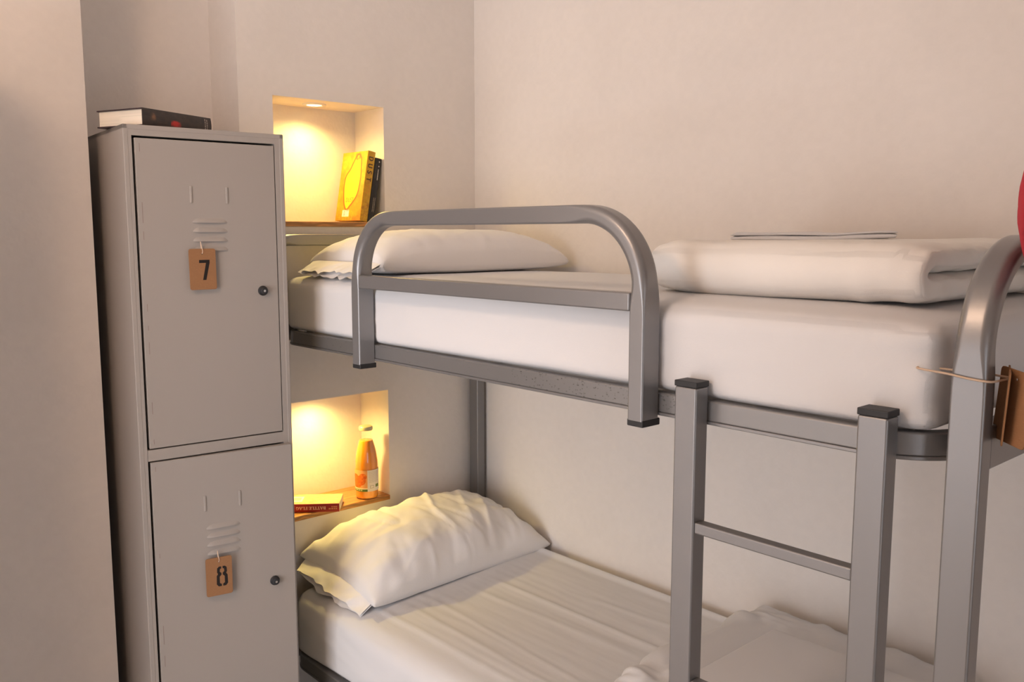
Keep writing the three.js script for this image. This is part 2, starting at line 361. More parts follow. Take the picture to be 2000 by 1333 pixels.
function lockerTag(digit, a, y, off, tilt, label) {
  const p = onLocker(a, y, off);
  const o = thing('number_tag', label, 'tag', [p.x, p.y, p.z], LK.turn, 'locker number tags');
  o.rotation.set(0, LK.turn + tilt[1], tilt[0]);
  part('card', cardGeo, new THREE.MeshStandardMaterial({ color: 0xffffff, map: tagTexture(digit), roughness: 0.9 }), o);
  part('string', tube([V(0, -0.0125, 0.0018), V(0.001, -0.006, 0.0032), V(-0.001, 0.006, 0.0025), V(-0.002, 0.018, -0.0005), V(-0.001, 0.006, -0.001), V(0, -0.0125, -0.0012)], 0.0011, 30), M.string, o);
}
lockerTag(7, 0.171, 1.512, 0.008, [0.01, 0], 'brown card tag with a black 7 hanging on the upper locker door');
lockerTag(8, 0.177, 0.711, 0.019, [0.0, -0.11], 'brown card tag with a stencilled black 8 on the lower locker door');

// ---------------------------------------------------------------- bunk bed
const BX = -0.82, BX1 = -0.016;                      // outer near face, outer wall side face
const zH = 0.045, zF = 2.0435;                        // planes of the head and foot frames
const bed = thing('bunk_bed', 'silver grey metal bunk bed with rounded tube ends and a guard rail', 'bunk bed', [0, 0, 0]);
function endLoop(name, z, xa, R) {
  const xb = BX1 - 0.0165, yt = 1.548 - 0.0175;
  const ux = V(1, 0, 0), uy = V(0, 1, 0);
  const k = [0.06, 0.04, 0.025, 0.012];
  const path = [V(xa, 0.02, z), V(xa, 0.7, z), ...k.map(e => V(xa, yt - R - e, z)), ...arc(V(xa + R, yt - R, z), R, Math.PI, Math.PI / 2, ux, uy, 18), ...[...k].reverse().map(e => V(xa + R + e, yt, z)),
    ...k.map(e => V(xb - R - e, yt, z)), ...arc(V(xb - R, yt - R, z), R, Math.PI / 2, 0, ux, uy, 18), ...[...k].reverse().map(e => V(xb, yt - R - e, z)), V(xb, 0.7, z), V(xb, 0.02, z)];
  const loop = part(name, sweep(path, V(0, 0, 1), 0.035, 0.047, 0.004, false, 0.014), M.metal, bed);
  for (const x of [xa, xb]) part('foot_cap', rbox(x - 0.0185, 0, z - 0.0245, x + 0.0185, 0.022, z + 0.0245, 0.003), M.capBlack, loop);
  const zc = z > 1 ? [z - 0.006, z + 0.0228] : [z - 0.0228, z + 0.006];
  for (const y of [1.223, 0.2]) part('end_crossbar', rbox(xa + 0.016, y, zc[0], xb - 0.016, y + 0.062, zc[1], 0.004, 3), M.metal, bed);
  return loop;
}
endLoop('head_frame', zH, -0.8345, 0.055); endLoop('foot_frame', zF, BX + 0.0175, 0.15);
// mattress frames: rounded-corner rails on two levels
function mattressFrame(y0, y1, scuffed) {
  const w = 0.024, R = 0.12, xa = BX + w / 2, xb = BX1 - w / 2, za = 0.064 + w / 2, rh = 0.068, zb = 2.02 - w / 2, y = (y0 + y1) / 2, h = y1 - y0, r = R - w / 2;
  const ux = V(1, 0, 0), uz = V(0, 0, 1), up = V(0, 1, 0);
  const round = [...arc(V(xa + r, y, zb - r), r, Math.PI, Math.PI / 2, ux, uz), ...arc(V(xb - r, y, zb - r), r, Math.PI / 2, 0, ux, uz), ...arc(V(xb - rh, y, za + rh), rh, 0, -Math.PI / 2, ux, uz), ...arc(V(xa + rh, y, za + rh), rh, -Math.PI / 2, -Math.PI, ux, uz)];
  part('mattress_frame', sweep(round, up, w, h, 0.004), M.metal, bed);
  const straight = [V(xa, y, za + rh), V(xa, y, zb - r)];
  const g = sweep(straight, up, w, h, 0.004), uv = g.attributes.uv, L = zb - za - r - rh, per = 2 * (w + h) - 8 * 0.004 + 2 * Math.PI * 0.004;
  for (let i = 0; i < uv.count; i++) uv.setXY(i, uv.getX(i) / L, uv.getY(i) / per);
  part('side_rail', g, scuffed ? M.metalScuff : M.metal, bed);
  const lip = round.map(p => p.clone().setY(y0 - 0.002)); lip.push(lip[0].clone());
  part('rail_lip', sweep([...lip.slice(0, -1)], up, w + 0.003, 0.006, 0.0015, true), M.metal, bed);
  // metal slats under the mattress
  for (let k = 0; k < 11; k++) { const z = 0.18 + k * 0.171; part('slat', rbox(xa + 0.006, y1 - 0.016, z - 0.02, xb - 0.006, y1 - 0.004, z + 0.02, 0.002), M.metal, bed); }
}
mattressFrame(1.2255, 1.2625, true);
mattressFrame(0.205, 0.245, false);
// guard rail: bent tube standing outside the upper rail
{
  const xo = -0.868, xi = -0.8205, xc = (xo + xi) / 2, z0 = 0.5635, z1 = 1.496, yt = 1.604 - 0.0175, R = 0.14, yb = 1.214;
  const uz = V(0, 0, 1), uy = V(0, 1, 0);
  const k = [0.06, 0.04, 0.025, 0.012];
  const path = [V(xc, yb, z0), V(xc, 1.3, z0), ...k.map(e => V(xc, yt - R - e, z0)), ...arc(V(xc, yt - R, z0 + R), R, Math.PI, Math.PI / 2, uz, uy, 20), ...[...k].reverse().map(e => V(xc, yt, z0 + R + e)),
    ...k.map(e => V(xc, yt, z1 - R - e)), ...arc(V(xc, yt - R, z1 - R), R, Math.PI / 2, 0, uz, uy, 20), ...[...k].reverse().map(e => V(xc, yt - R - e, z1)), V(xc, 1.3, z1), V(xc, yb, z1)];
  const g = part('guard_rail', sweep(path, V(-1, 0, 0), 0.035, xi - xo, 0.004, false, 0.014), M.metal, bed);
  part('guard_crossbar', rbox(xo + 0.0005, 1.411, z0 + 0.017, xo + 0.026, 1.445, z1 - 0.017, 0.004, 3), M.metal, g);
  for (const z of [z0, z1]) part('end_cap', rbox(xo + 0.001, yb - 0.011, z - 0.0185, xi + 0.003, yb + 0.002, z + 0.0185, 0.002), M.capBlack, g);
}
// ladder
{
  const o = thing('bunk_ladder', 'short silver metal ladder with black end caps hooked on the upper bunk rail', 'ladder', [0, 0, 0]);
  const x0 = -0.857, x1 = -0.8215, ys = 1.288;
  for (const z of [1.576, 1.907]) {
    const st = part('stile', rbox(x0, 0.02, z, x1, ys, z + 0.046, 0.004, 3), M.metal, o);
    part('end_cap', rbox(x0 - 0.0005, ys, z - 0.0005, x1 + 0.0005, ys + 0.0105, z + 0.0465, 0.0015), M.capBlack, st);
    part('foot_cap', rbox(x0 - 0.0005, 0, z - 0.0005, x1 + 0.0005, 0.02, z + 0.0465, 0.0015), M.capBlack, st);
  }
  for (const y of [1.032, 0.742, 0.45, 0.16]) part('rung', rbox(x0 + 0.004, y, 1.621, x0 + 0.027, y + 0.02, 1.908, 0.003, 2), M.metal, o);
}

// ---------------------------------------------------------------- mattresses
function cleanUp(g) {                                   // weld, smooth normals, planar uv
  g.deleteAttribute('normal'); g.deleteAttribute('uv');
  const m = mergeVertices(g, 1e-5); m.computeVertexNormals(); return metricUV(m);
}
function mattress(x0, x1, y0, y1, z0, z1, rTop, rCorner, nx, ny, nz, shape) {
  const hx = (x1 - x0) / 2, hy = (y1 - y0) / 2, hz = (z1 - z0) / 2, cx = (x0 + x1) / 2, cy = (y0 + y1) / 2, cz = (z0 + z1) / 2;
  const g = new THREE.BoxGeometry(2 * hx, 2 * hy, 2 * hz, nx, ny, nz), p = g.attributes.position;
  for (let i = 0; i < p.count; i++) {
    let x = p.getX(i), y = p.getY(i), z = p.getZ(i);
    // plan corners
    let ix = clamp(x, -hx + rCorner, hx - rCorner), iz = clamp(z, -hz + rCorner, hz - rCorner), dx = x - ix, dz = z - iz;
    if (dx && dz) { const m = Math.max(Math.abs(dx), Math.abs(dz)) / Math.hypot(dx, dz); x = ix + dx * m; z = iz + dz * m; }
    // rounded rims: pull in towards the top and bottom
    const e = Math.min(hx - Math.abs(p.getX(i)), hz - Math.abs(p.getZ(i)));        // distance from the outline
    const top = y > 0 ? rTop : 0.02, dv = hy - Math.abs(y);
    const a = clamp(1 - e / top, 0, 1), b = clamp(1 - dv / top, 0, 1);
    if (a > 0 && b > 0) {
      const q = Math.hypot(a, b), k = Math.max(a, b) / q;
      const na = a * k, nb = b * k;
      const sx = hx - Math.abs(p.getX(i)) <= hz - Math.abs(p.getZ(i));
      const sh = (a - na) * top;
      const len = Math.hypot(x, z) || 1, nxn = sx ? Math.sign(x) : 0, nzn = sx ? 0 : Math.sign(z);
      x -= nxn * sh; z -= nzn * sh; y -= Math.sign(y) * (b - nb) * top;
    }
    const d = shape(x + cx, y + cy, z + cz, p.getX(i) / hx, p.getY(i) / hy, p.getZ(i) / hz);
    p.setXYZ(i, x + cx + d[0], y + cy + d[1], z + cz + d[2]);
  }
  return cleanUp(g);
}
{
  const o = thing('mattress', 'white sheeted mattress on the upper bunk behind the guard rail', 'mattress', [0, 0, 0], 0, 'mattresses of the bunk bed');
  part('fitted_sheet', mattress(-0.815, -0.022, 1.2638, 1.417, 0.076, 1.998, 0.026, 0.04, 56, 16, 150, (x, y, z, u, v, w) => {
    const side = smooth(0.55, 1, Math.abs(u)), top = v > 0 ? 1 : 0;
    const crown = top * 0.02 * smooth(-0.2, 1, v) * (1 - Math.pow(Math.abs(u), 6)) * (1 - Math.pow(Math.abs(w), 14));
    const wr = 0.0016 * fbm(x * 3, y * 22, z * 3.2) * (Math.abs(v) < 0.95 ? 1 : 0.4) + 0.002 * N3(x * 4, y * 5, z * 2.2);
    const pull = smooth(0.82, 1, w) * 0.004 * N3(y * 26, z * 18, 3);
    const sag = 0.003 * smooth(0.3, 1, -v) * (0.5 + N3(z * 4, 0.2, 1.7));
    return [(u < 0 ? -1 : 1) * (wr * side + pull * side), crown + wr * top + (v < -0.6 ? sag : 0), w > 0.9 ? pull : 0];
  }), M.sheet, o);
  part('underside', box(-0.785, 1.2585, 0.16, -0.052, 1.2665, 1.96), M.ticking, o);
}
{
  const o = thing('mattress', 'white sheeted mattress on the lower bunk with creased sheet', 'mattress', [0, 0, 0], 0, 'mattresses of the bunk bed');
  part('fitted_sheet', mattress(-0.815, -0.022, 0.2475, 0.442, 0.076, 1.998, 0.055, 0.045, 110, 18, 190, (x, y, z, u, v, w) => {
    const top = smooth(0.3, 1, v), nearSide = smooth(0.6, 1, -u) * (1 - top);
    let h = top * (0.018 * smooth(-1, -0.6, u) + 0.012 * smooth(-0.2, 0.9, u));
    h += top * 0.016 * smooth(0.86, 0.95, u);                                   // tucked ridge along the wall
    const fade = smooth(0.25, 0.6, z) * (1 - Math.pow(Math.abs(w), 10));
    const line = (c, s, k, a, z0, z1) => { const d = x - (c + s * (z - 0.5)); return a * Math.exp(-d * d / (k * k)) * smooth(z0, z0 + 0.15, z) * (1 - smooth(z1 - 0.25, z1, z)); };
    h += top * (line(-0.33, 0.02, 0.009, 0.0035, 0.42, 1.5) + line(-0.42, 0.06, 0.01, 0.002, 0.45, 1.2) - line(-0.37, 0.03, 0.012, 0.0012, 0.5, 1.5)
      + line(-0.56, -0.05, 0.009, 0.0018, 0.4, 1.3) + line(-0.64, -0.02, 0.009, 0.0022, 0.4, 1.3) + line(-0.25, 0.1, 0.008, 0.0018, 0.7, 1.3) + line(-0.71, 0.01, 0.01, 0.0025, 0.3, 1.2));
    h += top * (0.0011 * fbm(x * 22, 0.5, z * 2.4) * fade + 0.0006 * fbm(x * 46, 0.9, z * 6));
    const s = 0.003 * fbm(y * 20, z * 3.4, 0.4) + 0.0022 * N3(y * 40 + z * 12, z * 4, 2.2);
    const sag = v < -0.8 ? 0.008 * (0.4 + N3(z * 5, 0.4, 0.1)) : 0;
    return [u < 0 ? -s * nearSide : 0, h + sag, 0];
  }), M.sheet, o);
  part('underside', box(-0.785, 0.241, 0.16, -0.052, 0.252, 1.96), M.ticking, o);
}

// ---------------------------------------------------------------- pillows
// local: x = long side, z = short side, y up, base at y = 0
function pillowGeometry(w, l, t, o) {
  const n = 96, m = 72, pos = [], idx = [];
  const P = (i, j, top) => {
    const u = -1 + 2 * i / n, v = -1 + 2 * j / m;
    const cu = Math.pow(Math.abs(u), 2), cv = Math.pow(Math.abs(v), 2);
    let x = w / 2 * u * (1 - o.waist * (1 - cv) * cu), z = l / 2 * v * (1 - o.waist * 1.3 * (1 - cu) * cv);
    const e = Math.pow(Math.max(0, (1 - Math.pow(Math.abs(u), 3.2)) * (1 - Math.pow(Math.abs(v), 2.8))), o.plump);
    const lop = 1 + o.lop * v + o.lopx * u;
    const rim = Math.max(Math.abs(u), Math.abs(v));
    // creases running in from the ends and the rims
    const cr = o.wrinkle * (N3(x * 9 + 1.5 * z, z * 26, o.seed) * smooth(0.1, 0.8, Math.abs(u)) + 0.8 * N3(x * 24 + o.skew * z, z * 5, o.seed + 3) * smooth(0.05, 0.75, Math.abs(v)) + 0.5 * fbm(x * 9, z * 9, o.seed + 7));
    const ridge = o.wrinkle * (1.5 * Math.pow(Math.max(0, 1 - 3.2 * Math.abs(N3(x * 8 + 3.5 * z, z * 2.6, o.seed + 11))), 2) - 0.9 * Math.pow(Math.max(0, 1 - 3.6 * Math.abs(N3(x * 13 - 3 * z, z * 3.4, o.seed + 15))), 2));
    let y;
    if (top) y = t * 0.78 * e * lop + (cr + 0.5 * ridge) * Math.min(1, 3 * e) * (rim < 0.999 ? 1 : 0);
    else y = -t * 0.22 * Math.pow(e, 0.6) + 0.3 * cr * Math.min(1, 2 * e);
    y += o.curl * (Math.pow(Math.abs(u * v), 5)) * (0.6 + 0.4 * N3(u * 2, v * 2, o.seed));
    return [x, y + t * 0.22, z];
  };
  for (const top of [1, 0]) for (let i = 0; i <= n; i++) for (let j = 0; j <= m; j++) pos.push(...P(i, j, top));
  const S = (n + 1) * (m + 1);
  for (let i = 0; i < n; i++) for (let j = 0; j < m; j++) {
    const a = i * (m + 1) + j, b = a + 1, c = a + m + 1, d = c + 1;
    idx.push(a, b, c, b, d, c, S + a, S + c, S + b, S + b, S + c, S + d);
  }
  const g = new THREE.BufferGeometry();
  g.setAttribute('position', new THREE.Float32BufferAttribute(pos, 3)); g.setIndex(idx);
  const mg = mergeVertices(g, 1e-5); mg.computeVertexNormals(); return metricUV(mg);
}
// the open hem of a pillow case: a limp frill at the -x end
function hemGeometry(l, len, o) {
  const n = 10, m = 60, pos = [], idx = [];
  for (const s of [1, -1]) for (let i = 0; i <= n; i++) for (let j = 0; j <= m; j++) {
    const a = i / n, v = -1 + 2 * j / m;
    const wav = N3(v * 4.5, a * 1.5, o.seed + s * 0.9);
    pos.push(-len * a * (1 + 0.25 * N3(v * 3, 0, o.seed + s)), o.y0 * (1 - a) + 0.004 + s * (0.004 + o.gape * a * (1 - v * v) * 0.6) * (1 - 0.3 * a) + 0.012 * a * wav, l / 2 * v * (1 - 0.04 * a) + 0.006 * wav);
  }
  const S = (n + 1) * (m + 1);
  for (let k = 0; k < 2; k++) for (let i = 0; i < n; i++) for (let j = 0; j < m; j++) {
    const a = k * S + i * (m + 1) + j, b = a + 1, c = a + m + 1, d = c + 1; k ? idx.push(a, b, c, b, d, c) : idx.push(a, c, b, b, c, d);
  }
  const g = new THREE.BufferGeometry();
  g.setAttribute('position', new THREE.Float32BufferAttribute(pos, 3)); g.setIndex(idx); g.computeVertexNormals(); return metricUV(g);
}
{
  const o = thing('pillow', 'plump white pillow on the upper bunk behind the guard rail', 'pillow', [-0.405, 1.433, 0.335], 0, 'pillows');
  part('pillow_case', pillowGeometry(0.71, 0.40, 0.13, { plump: 0.4, waist: 0.05, lop: 0, lopx: 0.02, wrinkle: 0.0035, skew: 6, curl: 0.0, seed: 2.2 }), M.pillow, o);
  const h = part('case_hem', hemGeometry(0.36, 0.06, { seed: 4, y0: 0.03, gape: 0.012 }), M.pillow, o); h.position.set(-0.345, 0, 0);
}
{
  const o = thing('pillow', 'creased white pillow on the lower bunk below the juice bottle', 'pillow', [-0.385, 0.464, 0.215], 0, 'pillows');
  o.rotation.set(0.10, 0.03, 0);
  part('pillow_case', pillowGeometry(0.74, 0.42, 0.185, { plump: 0.55, waist: 0.05, lop: -0.12, lopx: 0, wrinkle: 0.011, skew: 9, curl: 0.0, seed: 8.4 }), M.pillow, o);
  const h = part('case_hem', hemGeometry(0.37, 0.05, { seed: 6, y0: 0.04, gape: 0.02 }), M.pillow, o); h.position.set(-0.345, 0, 0);
}

// ---------------------------------------------------------------- folded bedding
// thick cloth laid along a centre line in the p-q plane (p sideways, q up), width along w
function foldedCloth(path, b, halfW, o) {
  // resample the path
  const seg = [0]; for (let i = 1; i < path.length; i++) seg.push(seg[i - 1] + Math.hypot(path[i][0] - path[i - 1][0], path[i][1] - path[i - 1][1]));
  const L = seg[seg.length - 1], ns = o.ns, nt = o.nt, pos = [], idx = [];
  const at = s => { let k = 1; while (k < seg.length - 1 && seg[k] < s) k++; const f = (s - seg[k - 1]) / (seg[k] - seg[k - 1]); return [path[k - 1][0] + f * (path[k][0] - path[k - 1][0]), path[k - 1][1] + f * (path[k][1] - path[k - 1][1])]; };
  for (let i = 0; i <= ns; i++) {
    const s = L * i / ns, c = at(s), c0 = at(Math.max(0, s - b * 0.5)), c1 = at(Math.min(L, s + b * 0.5));
    const tl = Math.hypot(c1[0] - c0[0], c1[1] - c0[1]) || 1, tx = (c1[0] - c0[0]) / tl, ty = (c1[1] - c0[1]) / tl;
    const e = Math.min(s, L - s), cap = e < b ? Math.sqrt(Math.max(0, 1 - Math.pow(1 - e / b, 2))) : 1;
    for (let j = 0; j < nt; j++) {
      const th = 2 * Math.PI * j / nt, cs = Math.cos(th), sn = Math.sin(th);
      const w = halfW * Math.sign(cs) * Math.pow(Math.abs(cs), o.square), n0 = Math.sign(sn) * Math.pow(Math.abs(sn), 0.62);
      const edge = smooth(0.72, 1, Math.abs(cs));
      const puff = 1 + o.puff * fbm(s * 5, w * 5, o.seed) + o.pucker * edge * N3(s * 34, w * 6, o.seed + 2);
      let n = b * n0 * cap * puff;
      const wz = w + o.ragged * edge * Math.sign(cs) * (N3(s * 9, 0.3, o.seed + 4) + 0.6 * N3(s * 27, 0.8, o.seed + 5));
      const d = o.wrinkle * fbm(s * 14 + w * 3, w * 9, o.seed + 6) * n0;
      n += d;
      if (o.fold) n += o.fold * (1 - Math.abs(2 * N3(s * 11, w * 3, o.seed + 8))) * n0 * (smooth(0.5, 0.95, Math.abs(cs)) + smooth(0.18, 0.0, Math.abs(s / L - 0.5)));
      if (o.foldPucker) n += o.foldPucker * smooth(0.16, 0.03, Math.abs(s / L - 0.5)) * (N3(w * 22, s * 9, o.seed + 12) + 0.7 * N3(w * 48, s * 16, o.seed + 13)) * (n0 > 0 ? -1 : 1) * Math.abs(n0);
      if (o.rim) n += o.rim * n0 * (n0 > 0 === s > L / 2 ? 0 : 1) * Math.max(smooth(0.6, 0.93, Math.abs(w) / halfW) * (1 - smooth(0.97, 1, Math.abs(w) / halfW)), smooth(0.24, 0.1, Math.abs(s / L - 0.5)) * (s > L / 2 ? 1 : 0)) * (s > L / 2 ? 1 : 0);
      const lift = o.drape ? o.drape * N3(c[0] * 7, w * 7, o.seed + 9) : 0;
      pos.push(c[0] - ty * n, c[1] + tx * n + lift, wz);
    }
  }
  for (let i = 0; i < ns; i++) for (let j = 0; j < nt; j++) { const a = i * nt + j, b2 = i * nt + (j + 1) % nt, c = a + nt, d = b2 + nt; idx.push(a, c, b2, b2, c, d); }
  const g = new THREE.BufferGeometry(); g.setAttribute('position', new THREE.Float32BufferAttribute(pos, 3)); g.setIndex(idx); g.computeVertexNormals(); return metricUV(g);
}
// U-shaped fold: open end at p = len, fold at p = 0
function uFold(len, b, topLen = len) {
  const out = [[len, b]]; for (let i = 1; i <= 8; i++) out.push([len + (b * 1.0 - len) * i / 8, b]);
  for (let i = 1; i <= 10; i++) { const a = -Math.PI / 2 - Math.PI * i / 10; out.push([b + b * Math.cos(a), 1.88 * b + 0.88 * b * Math.sin(a)]); }
  for (let i = 1; i <= 8; i++) out.push([b + (topLen - b) * i / 8, 2.76 * b]);
  return out;
}
function zFold(len, b, layers) {
  const out = []; const gap = 2.0 * b;
  for (let k = 0; k < layers; k++) {
    const l0 = k % 2 ? 0 : len, l1 = k % 2 ? len : 0, y = b + k * gap;
    for (let i = 0; i <= 8; i++) out.push([l0 + (l1 - l0) * i / 8, y]);
    if (k < layers - 1) for (let i = 1; i < 8; i++) { const a = Math.PI * i / 8, d = l1 > l0 ? 1 : -1; out.push([l1 + d * gap / 2 * Math.sin(a), y + gap / 2 - gap / 2 * Math.cos(a)]); }
  }
  return out;
}
{
  // upper bunk: duvet folded once, fold towards the room
  const d = solo('folded_duvet', foldedCloth(uFold(0.6, 0.0275), 0.027, 0.272, { ns: 190, nt: 96, square: 0.24, puff: 0.12, pucker: 0.28, ragged: 0.009, wrinkle: 0.0035, foldPucker: 0.003, seed: 1.3 }), M.duvet,
    'thick cream duvet folded in half at the foot of the upper bunk', 'duvet', 'folded duvets');
  d.position.set(-0.69, 1.4345, 1.655);
  const s = solo('folded_sheet', foldedCloth(zFold(0.28, 0.0023, 3), 0.0023, 0.16, { ns: 260, nt: 60, square: 0.6, puff: 0.15, pucker: 0, ragged: 0.008, wrinkle: 0.0012, drape: 0.009, seed: 3.1 }), M.sheet,
    'thin white sheet folded flat on top of the upper duvet', 'sheet', 'folded sheets');
  s.position.set(-0.40, 1.5385, 1.565); s.rotation.y = 0.48;
}
{
  const d = solo('folded_duvet', foldedCloth(uFold(0.54, 0.027), 0.0265, 0.31, { ns: 220, nt: 130, square: 0.24, puff: 0.14, pucker: 0.5, ragged: 0.022, wrinkle: 0.006, fold: 0.007, foldPucker: 0.016, rim: 0.016, seed: 5.7 }), M.sheet,
    'white duvet folded with puckered edges at the foot of the lower bunk', 'duvet', 'folded duvets');
  d.rotation.y = -Math.PI / 2; d.position.set(-0.36, 0.467, 1.275);
  const s = solo('folded_sheet', foldedCloth(zFold(0.38, 0.0032, 3), 0.0032, 0.2, { ns: 220, nt: 60, square: 0.14, puff: 0.08, pucker: 0, ragged: 0.004, wrinkle: 0.0012, drape: 0.003, seed: 9.3 }), M.sheet,
    'white sheet folded flat on top of the lower duvet', 'sheet', 'folded sheets');
  s.rotation.y = -Math.PI / 2; s.position.set(-0.44, 0.5815, 1.42);
}

// ---------------------------------------------------------------- books
// local: x along the spine, y thickness, z = spine side (+), base at y = 0, centre at x = z = 0
function book(name, label, l, w, t, look, group) {
  const o = thing(name, label, 'book', [0, 0, 0], 0, group), c = look.board || 0.0012, over = look.over || 0;
  part('page_block', rbox(-l / 2 + over, c, -w / 2 + over, l / 2 - over, t - c, w / 2 - 0.002, 0.0006, 1), M.pages, o);
  const B = (y0, y1) => new RoundedBoxGeometry(l, y1 - y0, w, 1, Math.min(0.0005, c / 3)).translate(0, (y0 + y1) / 2, 0);
  const face = (g, axis) => {                       // uv 0..1 over the outer face
    const p = g.attributes.position, uv = g.attributes.uv;
    for (let i = 0; i < p.count; i++) axis === 'y' ? uv.setXY(i, p.getX(i) / l + 0.5, 0.5 - p.getZ(i) / w) : uv.setXY(i, p.getX(i) / l + 0.5, p.getY(i) / t);
    return g;
  };
  part('top_cover', face(B(t - c, t), 'y'), look.top, o);
  part('bottom_cover', face(B(0, c), 'y'), look.bottom || look.top, o);
  // spine slightly bowed outwards
  const s = new THREE.Shape(), bow = look.bow || 0.002; s.moveTo(-0.0015, 0); s.lineTo(0.0, 0); s.quadraticCurveTo(bow * 2, t / 2, 0, t); s.lineTo(-0.0015, t); s.closePath();
  const sg = new THREE.ExtrudeGeometry(s, { depth: l, bevelEnabled: false, curveSegments: 8 }); sg.rotateY(-Math.PI / 2).scale(1, 1, 1);
  // after the turn: shape x -> z, extrusion -> -x
  const p = sg.attributes.position; for (let i = 0; i < p.count; i++) p.setXYZ(i, p.getX(i) + l / 2, p.getY(i), p.getZ(i) + w / 2);
  sg.computeVertexNormals();
  part('spine', face(sg, 'z'), look.spine, o);
  return o;
}
const paperMat = tex => new THREE.MeshPhysicalMaterial({ color: 0xffffff, map: tex, roughness: 0.5, clearcoat: 0.25, clearcoatRoughness: 0.35 });
const strokes = (c, x, y, n, len, h, col) => { c.fillStyle = col; let k = x; for (let i = 0; i < n; i++) { const q = len * (0.5 + rnd()); c.fillRect(k, y, q, h); k += q + len * 0.35; } };
{
  seed = 41;
  const spine = paperMat(canvasTex(1024, 192, (c, w, h) => {
    c.fillStyle = '#2a211c'; c.fillRect(0, 0, w, h);
    for (let i = 0; i < 500; i++) { c.fillStyle = ['rgba(70,52,40,.10)', 'rgba(14,10,9,.14)', 'rgba(92,66,46,.08)'][i % 3]; c.beginPath(); c.arc(rnd() * w, rnd() * h, 6 + 26 * rnd(), 0, 7); c.fill(); }
    for (let i = 0; i < 26; i++) { c.fillStyle = 'rgba(150,98,66,.10)'; c.beginPath(); c.arc(110 + 55 * rnd(), 60 + 50 * rnd(), 8 + 22 * rnd(), 0, 7); c.fill(); }
    for (let i = 0; i < 40; i++) { c.fillStyle = 'rgba(196,34,28,.16)'; c.fillRect(390 + 60 * rnd(), 90 + 40 * rnd(), 40 + 70 * rnd(), 20 + 40 * rnd()); }
    strokes(c, 470, 150, 4, 14, 6, 'rgba(235,120,100,.5)');
    c.save(); c.translate(930, 20); c.rotate(Math.PI / 2); strokes(c, 0, 0, 7, 18, 12, 'rgba(216,206,192,.75)'); strokes(c, 6, -30, 6, 18, 12, 'rgba(216,206,192,.75)'); c.restore();
  }));
  const dark = new THREE.MeshStandardMaterial({ color: new THREE.Color(0.035, 0.018, 0.022), roughness: 0.5 });
  const o = book('hardcover_book', 'thick dark hardcover book lying on top of the locker', 0.226, 0.152, 0.042, { top: dark, bottom: dark, spine, board: 0.003, over: 0.004, bow: 0.003 });
  const a = Math.atan2(0.09, 0.208); o.rotation.y = a;
  // near spine corner at (-1.290, .312)
  o.position.set(-1.290 + Math.cos(a) * 0.113 - Math.sin(a) * 0.076, 1.808, 0.312 - Math.sin(a) * 0.113 - Math.cos(a) * 0.076);
}
function standing(o, x, z, lean, turn, t) {            // spine to +z, top cover to -x, resting on its lower end
  const m = new THREE.Matrix4().makeBasis(V(0, 1, 0), V(-1, 0, 0), V(0, 0, 1));
  const R = new THREE.Matrix4().makeRotationZ(-lean).premultiply(new THREE.Matrix4().makeRotationY(turn));
  o.matrix.copy(m); o.quaternion.setFromRotationMatrix(R.multiply(m));
  return o;
}
